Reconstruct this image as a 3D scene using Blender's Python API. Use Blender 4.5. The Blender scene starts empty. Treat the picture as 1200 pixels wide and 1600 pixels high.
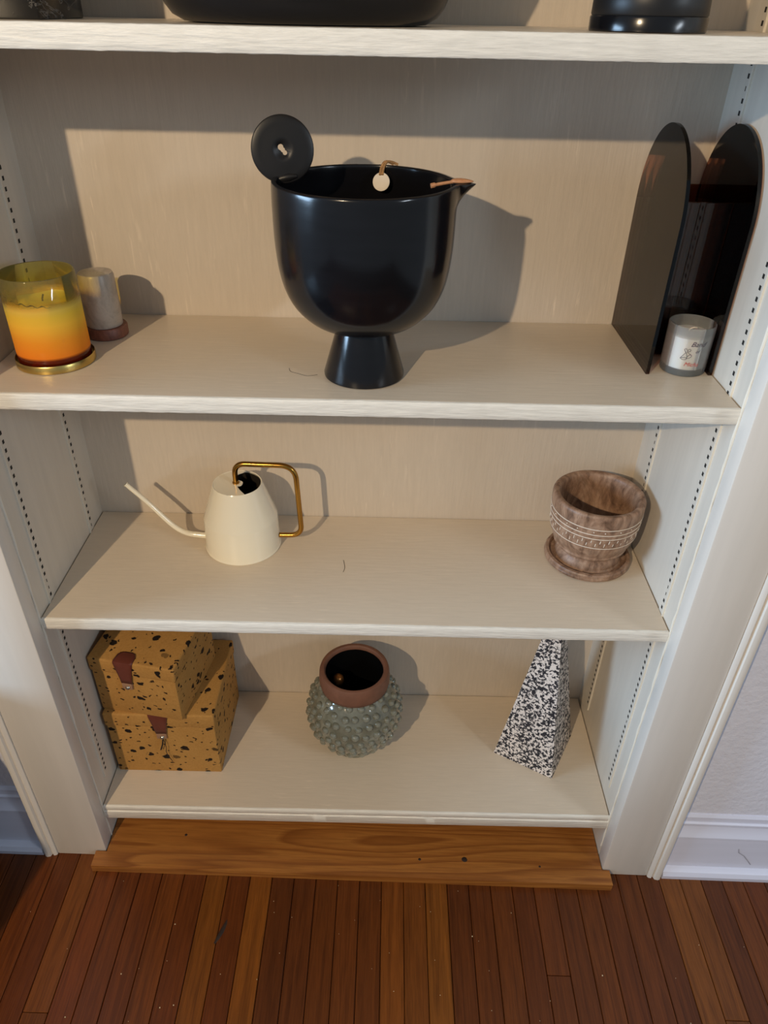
import bpy, bmesh, math, random
from mathutils import Vector, Matrix
random.seed(7)
PI = math.pi
S = bpy.context.scene
COL = S.collection

# ------------------------------------------------------------------ camera
cam_d = bpy.data.cameras.new('camera')
cam = bpy.data.objects.new('camera', cam_d); COL.objects.link(cam)
cam_d.sensor_fit = 'VERTICAL'; cam_d.sensor_height = 36.0; cam_d.lens = 25.876
cam_d.clip_start = 0.02
R_ = Vector((0.99977, 0.012376, 0.017511)); U_ = Vector((-0.021441, 0.56596, 0.824154)); F_ = Vector((-0.000289, 0.82434, -0.566095))
m = Matrix.Identity(4)
for i in range(3):
    m[i][0] = R_[i]; m[i][1] = U_[i]; m[i][2] = -F_[i]
m.translation = (0.48817, -0.77292, 1.29372)
cam.matrix_world = m
S.camera = cam

# ------------------------------------------------------------------ world, lights, exposure
w = bpy.data.worlds.new('room_ambient'); S.world = w; w.use_nodes = True
bg = w.node_tree.nodes['Background']
bg.inputs['Color'].default_value = (0.74, 0.87, 1.0, 1); bg.inputs['Strength'].default_value = 0.24

def point(name, loc, power, color, radius):
    d = bpy.data.lights.new(name, 'POINT'); d.energy = power; d.color = color; d.shadow_soft_size = radius
    o = bpy.data.objects.new(name, d); COL.objects.link(o); o.location = loc; return o
point('lamp_light', (-0.42, -1.82, 1.924), 92, (1.0, 0.77, 0.50), 0.018)      # bare bulb, left of the photographer
w2 = bpy.data.lights.new('second_window_daylight', 'AREA'); w2.shape = 'RECTANGLE'; w2.size = 0.08; w2.size_y = 0.5; w2.energy = 8.0; w2.color = (0.80, 0.90, 1.0)
w2o = bpy.data.objects.new('second_window_daylight', w2); COL.objects.link(w2o); w2o.location = (2.30, -1.35, 1.60)   # narrow window, front right
w2o.rotation_euler = (Vector((0.5, 0.1, 0.7)) - w2o.location).to_track_quat('-Z', 'Z').to_euler()
wd = bpy.data.lights.new('window_daylight', 'AREA'); wd.shape = 'RECTANGLE'; wd.size = 0.80; wd.size_y = 1.20
wd.energy = 78; wd.color = (0.48, 0.72, 1.0)
wo = bpy.data.objects.new('window_daylight', wd); COL.objects.link(wo)
wo.location = (-2.4, -0.76, 1.25)
wo.rotation_euler = (Vector((0.9, 0.0, 0.8)) - wo.location).to_track_quat('-Z', 'Z').to_euler()

S.view_settings.view_transform = 'Standard'; S.view_settings.look = 'None'
S.view_settings.gamma = 1.0; S.view_settings.use_curve_mapping = False
S.view_settings.exposure = 0.29

# ------------------------------------------------------------------ measures (metres)
W, D = 0.90, 0.273
ZA, ZB, ZC, ZD = 1.2774, 0.9172, 0.5650, 0.1182
LAMP = Vector((-0.42, -1.82, 1.924))
FZ0, FT = 0.014, 0.030                       # the old floor slopes a little to the right
def fz(x): return FZ0 - FT * x

# ------------------------------------------------------------------ material helpers
def s2l(c):
    return tuple(((v / 255) / 12.92 if v / 255 <= 0.04045 else ((v / 255 + 0.055) / 1.055) ** 2.4) for v in c) + (1.0,)
class NT:
    def __init__(s, name):
        s.m = bpy.data.materials.new(name); s.m.use_nodes = True; s.t = s.m.node_tree; s.t.nodes.clear()
        s.out = s.n('ShaderNodeOutputMaterial')
    def n(s, typ, **kw):
        nd = s.t.nodes.new(typ)
        for k, v in kw.items():
            if k[0] == '_': setattr(nd, k[1:], v)
            else: nd.inputs[k.replace('__', ' ')].default_value = v
        return nd
    def l(s, a, b): s.t.links.new(a, b)
    def coords(s, scale=(1, 1, 1), kind='Object', rot=(0, 0, 0)):
        tc = s.n('ShaderNodeTexCoord'); mp = s.n('ShaderNodeMapping'); mp.inputs['Scale'].default_value = scale; mp.inputs['Rotation'].default_value = rot
        s.l(tc.outputs[kind], mp.inputs['Vector']); return mp.outputs['Vector']
    def noise(s, vec, scale, detail=4, rough=0.55, dist=0.0):
        nd = s.n('ShaderNodeTexNoise', Scale=scale, Detail=detail, Roughness=rough, Distortion=dist); s.l(vec, nd.inputs['Vector']); return nd.outputs['Fac']
    def ramp(s, fac, stops, interp='LINEAR'):
        r = s.n('ShaderNodeValToRGB'); r.color_ramp.interpolation = interp
        e = r.color_ramp.elements
        while len(e) < len(stops): e.new(0.5)
        for i, (p, c) in enumerate(stops):
            e[i].position = p; e[i].color = c if len(c) == 4 else tuple(c) + (1,)
        s.l(fac, r.inputs['Fac']); return r.outputs['Color']
    def mix(s, fac, a, b, mode='MIX'):
        mx = s.n('ShaderNodeMix', _data_type='RGBA', _blend_type=mode)
        for i, v in ((0, fac), (6, a), (7, b)):
            if hasattr(v, 'is_output') or hasattr(v, 'links'): s.l(v, mx.inputs[i])
            else: mx.inputs[i].default_value = v
        return mx.outputs[2]
    def bump(s, h, strength=0.2, dist=0.002):
        b = s.n('ShaderNodeBump', Strength=strength, Distance=dist); s.l(h, b.inputs['Height']); return b.outputs['Normal']
    def bsdf(s, color, rough=0.5, metal=0.0, normal=None, spec=0.5, **kw):
        p = s.n('ShaderNodeBsdfPrincipled', Metallic=metal)
        p.inputs['Specular IOR Level'].default_value = spec
        for k, v in (('Base Color', color), ('Roughness', rough)):
            if hasattr(v, 'links'): s.l(v, p.inputs[k])
            else: p.inputs[k].default_value = v
        if normal is not None: s.l(normal, p.inputs['Normal'])
        for k, v in kw.items(): p.inputs[k.replace('__', ' ')].default_value = v
        s.l(p.outputs[0], s.out.inputs[0]); return p

def paint(name, col, strokes, rough=0.42, bump=0.25, streak=0.10, dirt=True):
    """hand-brushed paint; strokes = stretch of the brush marks in object space"""
    t = NT(name); v = t.coords(strokes); v1 = t.coords((1, 1, 1))
    br = t.noise(v, 60, 5, 0.6); big = t.noise(v1, 5, 3)
    c = t.mix(t.ramp(br, [(0.3, (0, 0, 0)), (0.7, (1, 1, 1))]), tuple(x * (1 - streak) for x in col[:3]) + (1,), tuple(min(1, x * (1 + streak)) for x in col[:3]) + (1,))
    c = t.mix(t.ramp(big, [(0.35, (0, 0, 0)), (0.75, (0.35,) * 3)]), c, tuple(x * 0.92 for x in col[:3]) + (1,))
    if dirt:   # knocks and bare spots
        d = t.noise(t.coords((9, 9, 9)), 6.5, 6, 0.75)
        c = t.mix(t.ramp(d, [(0.735, (0, 0, 0)), (0.765, (0.6,) * 3)]), c, s2l((96, 80, 62)))
        d2 = t.noise(t.coords(tuple(x * 1.5 for x in strokes)), 34, 3, 0.6); msk = t.ramp(t.noise(t.coords((1, 1, 1)), 4.5, 2), [(0.50, (0, 0, 0)), (0.68, (1, 1, 1))])
        c = t.mix(t.mix(1.0, t.ramp(d2, [(0.60, (0, 0, 0)), (0.70, (0.65,) * 3)]), msk, 'MULTIPLY'), c, tuple(min(1, x * 1.35) for x in col[:3]) + (1,))
    t.bsdf(c, rough, 0, t.bump(br, bump, 0.0012)); return t.m

CREAM = s2l((212, 199, 182))
M_wallback = paint('cream paint brushed vertically', CREAM, (4, 4, 0.35), 0.5, 0.4, 0.04)
M_side = paint('cream paint on cabinet sides', s2l((214, 206, 193)), (1, 1, 0.10), 0.45, 0.2, 0.05, False)
M_shelf = paint('cream paint brushed along the shelf', s2l((220, 205, 184)), (0.35, 4, 4), 0.36, 0.25, 0.035)
M_edge = paint('thick shelf edge paint with painted lamplight', s2l((232, 226, 214)), (0.45, 6, 6), 0.4, 0.9, 0.13, False)  # paler than the boards: lamp light on the front edge painted in
M_trim = paint('semi gloss trim paint', s2l((226, 219, 209)), (1, 1, 0.06), 0.35, 0.12, 0.03, False)
M_base = paint('baseboard paint with painted daylight tint', s2l((222, 224, 240)), (0.06, 1, 1), 0.35, 0.12, 0.03, False)  # lavender tint paints in the cool daylight on the baseboard
M_caulk = paint('lumpy caulk', s2l((232, 224, 208)), (1, 1, 0.4), 0.4, 0.6, 0.06, False)
def plaster():
    t = NT('textured plaster with painted daylight tint'); v = t.coords((1, 1, 1)); a = t.noise(v, 95, 4, 0.6); b = t.noise(v, 30, 3)
    t.bsdf(t.mix(b, s2l((220, 221, 232)), s2l((228, 228, 238))), 0.6, 0, t.bump(a, 0.5, 0.004)); return t.m  # lavender cast is cool daylight put into the wall colour
M_plaster = plaster()
def simple(name, col, rough=0.5, metal=0.0, nscale=0, namp=0.15, bump=0.0, **kw):
    t = NT(name)
    if nscale:
        n_ = t.noise(t.coords(), nscale, 4)
        c = t.mix(t.ramp(n_, [(0.3, (0, 0, 0)), (0.7, (1, 1, 1))]), tuple(x * (1 - namp) for x in col[:3]) + (1,), tuple(min(1, x * (1 + namp)) for x in col[:3]) + (1,))
        t.bsdf(c, rough, metal, t.bump(n_, bump, 0.001) if bump else None, **kw)
    else: t.bsdf(col, rough, metal, **kw)
    return t.m
M_slot = simple('dark slot', (0.012, 0.011, 0.010, 1), 0.8, 0, 30)
def black_ceramic():
    t = NT('satin black ceramic'); n1 = t.noise(t.coords((1, 1, 6)), 18, 4); n2 = t.noise(t.coords((1, 1, 1)), 9, 3)
    r = t.ramp(n2, [(0.3, (0.13,) * 3), (0.7, (0.22,) * 3)])
    t.bsdf(t.mix(n1, (0.004, 0.004, 0.005, 1), (0.008, 0.008, 0.010, 1)), r, 0, t.bump(n1, 0.05, 0.001), spec=0.42); return t.m
M_black = black_ceramic()
M_blackmatte = simple('matte black ceramic', (0.012, 0.0115, 0.012, 1), 0.40, 0, 14, 0.2, spec=0.35)
M_canwhite = simple('cream enamel', s2l((247, 238, 214)), 0.16, 0, 6, 0.02, 0.0, Coat__Weight=0.4, Coat__Roughness=0.08)
M_brass = simple('aged brass', s2l((176, 132, 62)), 0.24, 1.0, 25, 0.15)
M_brasspale = simple('brushed pale brass', s2l((205, 178, 105)), 0.3, 1.0, 40, 0.08)
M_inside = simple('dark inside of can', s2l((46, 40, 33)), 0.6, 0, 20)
def wood(name, stops, stretch, scale, rough=0.4, bump=0.15, dist=1.2, use_obj_color=False):
    t = NT(name); v = t.coords(stretch)
    if use_obj_color:
        oi = t.n('ShaderNodeObjectInfo'); vm = t.n('ShaderNodeVectorMath', _operation='MULTIPLY_ADD')
        cx = t.n('ShaderNodeCombineXYZ'); t.l(oi.outputs['Random'], cx.inputs[0]); t.l(oi.outputs['Random'], cx.inputs[2])
        t.l(cx.outputs[0], vm.inputs[0]); vm.inputs[1].default_value = (37, 0, 53); t.l(v, vm.inputs[2]); v = vm.outputs[0]
    g = t.noise(v, scale, 6, 0.62, dist); fine = t.noise(v, scale * 5, 4, 0.6)
    c = t.ramp(g, stops); c = t.mix(t.ramp(fine, [(0.35, (0.35,) * 3), (0.62, (0, 0, 0))]), c, tuple(x * 0.45 for x in stops[0][1][:3]) + (1,))
    if use_obj_color: c = t.mix(1.0, c, oi.outputs['Color'], 'MULTIPLY')
    t.bsdf(c, rough, 0, t.bump(fine, bump, 0.0008), spec=0.3 if use_obj_color else 0.5); return t.m
M_plank = wood('varnished red oak strip', [(0.30, (0.55, 0.52, 0.50, 1)), (0.5, (0.92, 0.92, 0.92, 1)), (0.72, (1.15, 1.15, 1.1, 1))], (22, 0.8, 22), 6, 0.32, 0.15, 0.8, True)
def oak_board():
    t = NT('golden oak board'); v = t.coords((0.45, 6.5, 6.5)); n_ = t.noise(v, 2.6, 1.5, 0.4, 0.35); fine = t.noise(t.coords((4, 90, 90)), 4, 4, 0.6)
    mu = t.n('ShaderNodeMath', _operation='MULTIPLY'); t.l(n_, mu.inputs[0]); mu.inputs[1].default_value = 11.0
    fr = t.n('ShaderNodeMath', _operation='FRACT'); t.l(mu.outputs[0], fr.inputs[0])
    c = t.ramp(fr.outputs[0], [(0.0, s2l((174, 114, 52))), (0.55, s2l((164, 104, 46))), (0.88, s2l((138, 82, 34))), (1.0, s2l((170, 110, 50)))])
    c = t.mix(t.ramp(fine, [(0.35, (0.45,) * 3), (0.6, (0, 0, 0))]), c, s2l((116, 68, 28)))
    t.bsdf(c, 0.36, 0, t.bump(fine, 0.12, 0.0008)); return t.m
M_oak = oak_board()
M_potwood = wood('washed brown wood', [(0.28, s2l((88, 62, 46))), (0.46, s2l((156, 122, 98))), (0.62, s2l((180, 148, 124))), (0.8, s2l((112, 80, 60)))], (5, 5, 2.2), 6, 0.48, 0.2, 2.2)
M_coaster = wood('dark red wood', [(0.3, s2l((100, 56, 42))), (0.7, s2l((148, 92, 72)))], (8, 8, 3), 8, 0.5)
M_spoon = wood('pale tan wood', [(0.3, s2l((196, 132, 88))), (0.7, s2l((222, 166, 120)))], (3, 12, 12), 12, 0.5)
def acrylic(name, tr, rough=0.03):
    t = NT(name); tb = t.n('ShaderNodeBsdfTransparent'); tb.inputs[0].default_value = tr + (1,)
    gl = t.n('ShaderNodeBsdfGlossy', Roughness=rough); fr = t.n('ShaderNodeFresnel', IOR=1.49); mx = t.n('ShaderNodeMixShader')
    t.l(fr.outputs[0], mx.inputs[0]); t.l(tb.outputs[0], mx.inputs[1]); t.l(gl.outputs[0], mx.inputs[2]); t.l(mx.outputs[0], t.out.inputs[0]); return t.m
M_acrylic = acrylic('smoky brown acrylic', (0.66, 0.42, 0.32))
M_clearglass = None
def tinted_glass(name, stops, zlo, zhi, frost=None):
    t = NT(name); tc = t.n('ShaderNodeTexCoord'); sp = t.n('ShaderNodeSeparateXYZ'); t.l(tc.outputs['Object'], sp.inputs[0])
    mr = t.n('ShaderNodeMapRange'); mr.inputs[1].default_value = zlo; mr.inputs[2].default_value = zhi; t.l(sp.outputs['Z'], mr.inputs[0])
    c = t.ramp(mr.outputs[0], stops)
    tb = t.n('ShaderNodeBsdfTransparent'); t.l(c, tb.inputs[0]); gl = t.n('ShaderNodeBsdfGlossy', Roughness=0.05)
    fr = t.n('ShaderNodeFresnel', IOR=1.45); mx = t.n('ShaderNodeMixShader')
    t.l(fr.outputs[0], mx.inputs[0]); t.l(tb.outputs[0], mx.inputs[1]); t.l(gl.outputs[0], mx.inputs[2]); last = mx.outputs[0]
    if frost:
        df = t.n('ShaderNodeBsdfDiffuse'); t.l(c, df.inputs[0]); m2 = t.n('ShaderNodeMixShader'); t.l(t.ramp(mr.outputs[0], frost), m2.inputs[0])
        t.l(last, m2.inputs[1]); t.l(df.outputs[0], m2.inputs[2]); last = m2.outputs[0]
    t.l(last, t.out.inputs[0]); return t.m
def hide():
    t = NT('spotted tan cowhide'); v = t.coords((1, 1, 1)); n1 = t.noise(v, 260, 3, 0.7); n2 = t.noise(v, 14, 3)
    base = t.mix(n2, s2l((176, 128, 66)), s2l((203, 157, 90)))
    base = t.mix(t.ramp(n1, [(0.3, (0.30,) * 3), (0.7, (0, 0, 0))]), base, s2l((128, 84, 34)))
    wob = t.n('ShaderNodeTexNoise', Scale=70.0, Detail=3.0); t.l(v, wob.inputs['Vector'])
    ma = t.n('ShaderNodeVectorMath', _operation='MULTIPLY_ADD'); t.l(wob.outputs['Color'], ma.inputs[0]); ma.inputs[1].default_value = (0.016,) * 3; t.l(v, ma.inputs[2])
    def spots(scale, thr, keep, rot):
        mp = t.n('ShaderNodeMapping'); mp.inputs['Scale'].default_value = (1.0, 1.0, 1.35); mp.inputs['Rotation'].default_value = rot; t.l(ma.outputs[0], mp.inputs['Vector'])
        vo = t.n('ShaderNodeTexVoronoi', Scale=scale, Randomness=1.0); t.l(mp.outputs[0], vo.inputs['Vector'])
        a = t.ramp(vo.outputs['Distance'], [(thr, (1, 1, 1)), (thr + 0.05, (0, 0, 0))])
        sx = t.n('ShaderNodeSeparateColor'); t.l(vo.outputs['Color'], sx.inputs[0]); k = t.ramp(sx.outputs[0], [(keep, (0, 0, 0)), (keep + 0.02, (1, 1, 1))])
        return t.mix(1.0, a, k, 'MULTIPLY')
    c = t.mix(spots(44, 0.24, 0.40, (0.3, 0.2, 0.5)), base, s2l((34, 25, 20)))
    c = t.mix(spots(90, 0.22, 0.50, (0.7, 0.1, 0.2)), c, s2l((50, 34, 22)))
    t.bsdf(c, 0.75, 0, t.bump(n1, 0.3, 0.001), spec=0.2); return t.m
M_hide = hide()
M_leather = simple('dark red brown leather', s2l((104, 52, 40)), 0.42, 0, 40, 0.15, 0.15)
M_snap = simple('nickel snap', s2l((190, 184, 172)), 0.28, 1.0, 60, 0.05)
M_cord = simple('black cord', s2l((28, 24, 22)), 0.7, 0, 80)
def speckle():
    t = NT('black and white speckle'); v = t.coords((1, 1, 1)); a = t.noise(v, 190, 3, 0.6, 0.3); b = t.noise(v, 110, 3, 0.55, 0.3)
    s_ = t.ramp(a, [(0.475, (1, 1, 1)), (0.500, (0, 0, 0))]); s2 = t.ramp(b, [(0.40, (1, 1, 1)), (0.425, (0, 0, 0))])
    c = t.mix(s_, s2l((232, 222, 214)), s2l((44, 42, 48))); c = t.mix(s2, c, s2l((36, 34, 40)))
    t.bsdf(c, 0.7, 0, t.bump(a, 0.5, 0.0015)); return t.m
M_speckle = speckle()
def marble(name, dark, light, scale, lo, hi, rough):
    t = NT(name); v = t.coords(); n1 = t.noise(v, scale, 7, 0.62, 1.4)
    ab = t.n('ShaderNodeMath', _operation='ABSOLUTE'); sb = t.n('ShaderNodeMath', _operation='SUBTRACT'); t.l(n1, sb.inputs[0]); sb.inputs[1].default_value = 0.5; t.l(sb.outputs[0], ab.inputs[0])
    c = t.ramp(ab.outputs[0], [(lo, light), (hi, dark)]); t.bsdf(c, rough); return t.m
M_marble = marble('black marble with white veins', (0.006, 0.006, 0.007, 1), (0.16, 0.15, 0.14, 1), 6, 0.0, 0.006, 0.18)
M_stone = marble('cloudy grey stone', s2l((158, 146, 134)), s2l((190, 178, 164)), 14, 0.0, 0.14, 0.35)
def glaze():
    t = NT('grey green glaze'); v = t.coords(); n_ = t.noise(v, 28, 4, 0.6)
    t.bsdf(t.ramp(n_, [(0.3, s2l((98, 98, 84))), (0.55, s2l((122, 122, 106))), (0.75, s2l((150, 154, 142)))]), 0.10, 0, None, Coat__Weight=0.8, Coat__Roughness=0.04); return t.m
M_glaze = glaze()
M_terra = simple('terracotta', s2l((122, 82, 62)), 0.62, 0, 60, 0.12, 0.2)
M_vasein = simple('painted inner shade', (0.004, 0.004, 0.004, 1), 0.9, 0, 20, spec=0.0)  # flat black: the shade inside the vase put into its colour
M_copper = simple('bronze ball', s2l((170, 112, 58)), 0.34, 0.8, 30, 0.1)
M_waxcream = simple('cream wax', s2l((250, 240, 214)), 0.5, 0, 20, 0.02, Subsurface__Weight=0.2)
M_waxwhite = simple('white wax', s2l((238, 232, 228)), 0.5, 0, 20, 0.02, Subsurface__Weight=0.2)
M_wick = simple('wick', s2l((225, 214, 196)), 0.8, 0, 80)
M_wickdark = simple('burnt wick', s2l((60, 48, 30)), 0.8, 0, 80)
M_ombre = tinted_glass('ombre glass, yellow to red', [(0.0, (0.42, 0.035, 0.02)), (0.10, (0.70, 0.10, 0.02)), (0.14, (0.98, 0.28, 0.025)), (0.32, (0.98, 0.38, 0.035)), (0.60, (0.98, 0.70, 0.08)), (0.78, (0.94, 0.84, 0.26)), (1.0, (0.90, 0.84, 0.46))], 0.0, 0.108, [(0.11, (0.10,) * 3), (0.14, (0.80,) * 3), (0.50, (0.80,) * 3), (0.66, (0.55,) * 3), (0.74, (0.07,) * 3)])
M_votive = tinted_glass('smoky clear glass', [(0.0, (0.70, 0.76, 0.78)), (0.11, (0.80, 0.84, 0.85)), (0.16, (0.97, 0.98, 0.98)), (0.78, (0.97, 0.98, 0.98)), (0.85, (0.86, 0.88, 0.88)), (1.0, (0.86, 0.88, 0.88))], 0.0, 0.062, [(0.0, (0.12,) * 3), (1.0, (0.12,) * 3)])
M_ink = simple('grey print', s2l((74, 64, 78)), 0.6, 0, 90)
M_inkred = simple('red print', s2l((196, 86, 76)), 0.6, 0, 90)
M_tag = simple('white paper tag', s2l((236, 224, 206)), 0.7, 0, 60, 0.03)
M_twine = simple('jute twine', s2l((172, 130, 84)), 0.85, 0, 300, 0.3, 0.6)
M_white_line = simple('chalky white inlay', s2l((226, 214, 198)), 0.8, 0, 60, 0.05)
M_cab = simple('black painted wood', (0.014, 0.013, 0.012, 1), 0.5, 0, 20, 0.2)
M_crumb = simple('pale crumbs', s2l((230, 210, 170)), 0.9, 0, 60, 0.1)
M_scar = simple('dark gouge', s2l((44, 28, 18)), 0.7, 0, 60, 0.2)

# ------------------------------------------------------------------ mesh helpers
def obj(name, bm, mat, parent=None, smooth=True, loc=None, auto=40):
    me = bpy.data.meshes.new(name); bmesh.ops.recalc_face_normals(bm, faces=bm.faces)
    bm.to_mesh(me); bm.free(); me.materials.append(mat)
    if smooth:
        for p in me.polygons: p.use_smooth = True
        try: me.set_sharp_from_angle(angle=math.radians(auto))
        except Exception: pass
    o = bpy.data.objects.new(name, me); COL.objects.link(o)
    if parent: o.parent = parent
    if loc: o.location = loc
    return o
def empty(name, loc=(0, 0, 0), rz=0.0):
    o = bpy.data.objects.new(name, None); COL.objects.link(o); o.location = loc; o.rotation_euler.z = rz; o.empty_display_size = 0.02; return o
def tag(o, label, cat, group=None):
    o['label'] = label; o['category'] = cat
    if group: o['group'] = group
    return o
def struct(o): o['kind'] = 'structure'; return o
def box(bm, x0, x1, y0, y1, z0, z1, bev=0.0, seg=2, zf=None):
    vs = [bm.verts.new((x, y, (z + (zf(x) if (zf and z == z0) else 0)))) for z in (z0, z1) for y in (y0, y1) for x in (x0, x1)]
    fs = [bm.faces.new([vs[i] for i in f]) for f in ((0, 2, 3, 1), (4, 5, 7, 6), (0, 1, 5, 4), (2, 6, 7, 3), (0, 4, 6, 2), (1, 3, 7, 5))]
    if bev:
        es = list({e for f in fs for e in f.edges}); bmesh.ops.bevel(bm, geom=es, offset=bev, segments=seg, affect='EDGES', profile=0.5)
    return bm
def B(*a, **k): return box(bmesh.new(), *a, **k)
def lathe(bm, prof, n=64, c=(0, 0), sx=1.0, sy=1.0, close=True):
    """prof: list of (r, z). r == 0 makes a pole."""
    rings = []
    for r, z in prof:
        if r <= 1e-6: rings.append([bm.verts.new((c[0], c[1], z))])
        else: rings.append([bm.verts.new((c[0] + sx * r * math.cos(2 * PI * i / n), c[1] + sy * r * math.sin(2 * PI * i / n), z)) for i in range(n)])
    for a, b in zip(rings, rings[1:]):
        for i in range(n):
            j = (i + 1) % n
            if len(a) == 1 and len(b) == 1: continue
            if len(a) == 1: bm.faces.new((a[0], b[i], b[j]))
            elif len(b) == 1: bm.faces.new((a[i], a[j], b[0]))
            else: bm.faces.new((a[i], a[j], b[j], b[i]))
    return bm
def spline(pts, k=8):
    """Catmull-Rom through a list of tuples"""
    P = [Vector(p) for p in pts]; out = []
    for i in range(len(P) - 1):
        p0 = P[max(i - 1, 0)]; p1 = P[i]; p2 = P[i + 1]; p3 = P[min(i + 2, len(P) - 1)]
        for s in range(k):
            t = s / k
            out.append(0.5 * ((2 * p1) + (p2 - p0) * t + (2 * p0 - 5 * p1 + 4 * p2 - p3) * t * t + (3 * p1 - p0 - 3 * p2 + p3) * t ** 3))
    out.append(P[-1]); return out
def fillet(pts, rad, k=8):
    """polyline with rounded corners"""
    P = [Vector(p) for p in pts]; out = [P[0]]
    for i in range(1, len(P) - 1):
        a = (P[i - 1] - P[i]); b = (P[i + 1] - P[i]); r = min(rad, a.length * 0.49, b.length * 0.49)
        s, e = P[i] + a.normalized() * r, P[i] + b.normalized() * r
        for j in range(k + 1):
            t = j / k; out.append((1 - t) ** 2 * s + 2 * t * (1 - t) * P[i] + t * t * e)
    out.append(P[-1]); return out
def tube(bm, pts, rad, n=12, cap=True):
    pts = [Vector(p) for p in pts]; rs = rad if isinstance(rad, (list, tuple)) else [rad] * len(pts)
    T = [(pts[min(i + 1, len(pts) - 1)] - pts[max(i - 1, 0)]).normalized() for i in range(len(pts))]
    up = Vector((0, 0, 1)) if abs(T[0].z) < 0.9 else Vector((0, 1, 0))
    nrm = T[0].cross(up).normalized(); rings = []
    for i, p in enumerate(pts):
        nrm = (nrm - T[i] * nrm.dot(T[i])).normalized(); bn = T[i].cross(nrm)
        rings.append([bm.verts.new(p + rs[i] * (math.cos(2 * PI * j / n) * nrm + math.sin(2 * PI * j / n) * bn)) for j in range(n)])
    for a, b in zip(rings, rings[1:]):
        for j in range(n): bm.faces.new((a[j], a[(j + 1) % n], b[(j + 1) % n], b[j]))
    if cap: bm.faces.new(rings[0][::-1]); bm.faces.new(rings[-1])
    return bm
def prism(bm, poly, ax, t0, t1):
    """extrude a 2-D polygon along axis ax ('x','y','z') from t0 to t1"""
    def mk(p, t): return {'x': (t, p[0], p[1]), 'y': (p[0], t, p[1]), 'z': (p[0], p[1], t)}[ax]
    a = [bm.verts.new(mk(p, t0)) for p in poly]; b = [bm.verts.new(mk(p, t1)) for p in poly]
    bm.faces.new(a[::-1]); bm.faces.new(b)
    for i in range(len(poly)): j = (i + 1) % len(poly); bm.faces.new((a[i], a[j], b[j], b[i]))
    return bm
def bevel_all(bm, off, seg=2, ang=30):
    es = [e for e in bm.edges if len(e.link_faces) == 2 and e.calc_face_angle(0) > math.radians(ang)]
    bmesh.ops.bevel(bm, geom=es, offset=off, segments=seg, affect='EDGES', profile=0.5); return bm

# ------------------------------------------------------------------ the setting: recess, casing, wall, floor
TOP = 2.05
struct(obj('wall_back', B(-0.02, W + 0.02, D, D + 0.02, -0.06, TOP), M_wallback))
wl = struct(obj('wall_left', B(-0.022, 0.0, 0.0, D, -0.06, TOP), M_side))
wr = struct(obj('wall_right', B(W, W + 0.022, 0.0, D, -0.06, TOP), M_side))
struct(obj('wall_room_left', B(-1.6, -0.023, -0.008, 0.12, -0.06, 2.35), M_plaster))
struct(obj('wall_room_right', B(W + 0.023, 2.4, -0.008, 0.12, -0.09, 2.35), M_plaster))

def shelf_standard(wall, side, y0, y1):
    """slotted steel pilaster strip let into the side of the recess"""
    s = 1 if side == 'L' else -1; xw = 0.0 if side == 'L' else W
    xa, xb = sorted((xw - s * 0.001, xw + s * 0.0013))
    st = obj('shelf_standard', B(xa, xb, y0, y1, 0.155, TOP - 0.03, 0.0004, 1), M_side, wall)
    ed = y0 if True else y1
    lp = obj('standard_edge', B(*sorted((xw - s * 0.001, xw + s * 0.0026)), y0 - 0.0016, y0, 0.155, TOP - 0.03), M_caulk, st)
    bm = bmesh.new(); z = 0.168; yc = y0 + 0.0085
    while z < TOP - 0.05:
        h = 0.0052; wd_ = 0.0046
        if random.random() < 0.07: wd_ *= 0.35                       # slot half filled with paint
        box(bm, *sorted((xw + s * 0.0008, xw + s * 0.00155)), yc - wd_ / 2, yc + wd_ / 2, z - h / 2, z + h / 2)
        z += 0.0127
    so = obj('slots', bm, M_slot, st, False); so['kind'] = 'stuff'
for y0 in (0.0355, 0.2105):
    shelf_standard(wl, 'L', y0, y0 + 0.0165); shelf_standard(wr, 'R', y0, y0 + 0.0165)

def casing(name, x0, x1, inner, band):
    """flat door-style casing with a moulded outer band and a lumpy caulk line on its inner corner"""
    c = struct(obj(name, B(x0, x1, -0.030, 0.0, 0.0, 2.2, 0.0025, 2, zf=lambda x: fz(x)), M_trim))
    b0, b1 = band; sgn = 1 if b1 > x1 else -1
    lo, hi = (b0, b1)
    prof = [(0, 0.0), (0, -0.0315), (0.10, -0.0335), (0.28, -0.034), (0.34, -0.0315), (0.42, -0.0315), (0.50, -0.036), (0.74, -0.0375), (0.92, -0.036), (1.0, -0.031), (1.0, 0.0)]
    poly = [((lo + (hi - lo) * t) if sgn > 0 else (hi - (hi - lo) * t), y) for t, y in prof]
    bm = prism(bmesh.new(), poly, 'z', 0.0, 2.2)
    for v in bm.verts:
        if v.co.z < 0.1: v.co.z = fz(v.co.x) - 0.001
    obj('outer_band', bm, M_trim, c)
    bm = bmesh.new(); pts = []; rad = []; z = 0.03
    xi = inner
    while z < 2.04:
        pts.append((xi + random.uniform(-0.0004, 0.0004), 0.0005, z)); rad.append(random.uniform(0.0012, 0.0026)); z += 0.018
    tube(bm, pts, rad, 8); obj('caulk_line', bm, M_caulk, c)
    return c
casing('trim_1', -0.090, 0.0, 0.0, (-0.112, -0.090))
casing('trim_2', W, 0.985, W, (0.985, 1.009))

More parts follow.
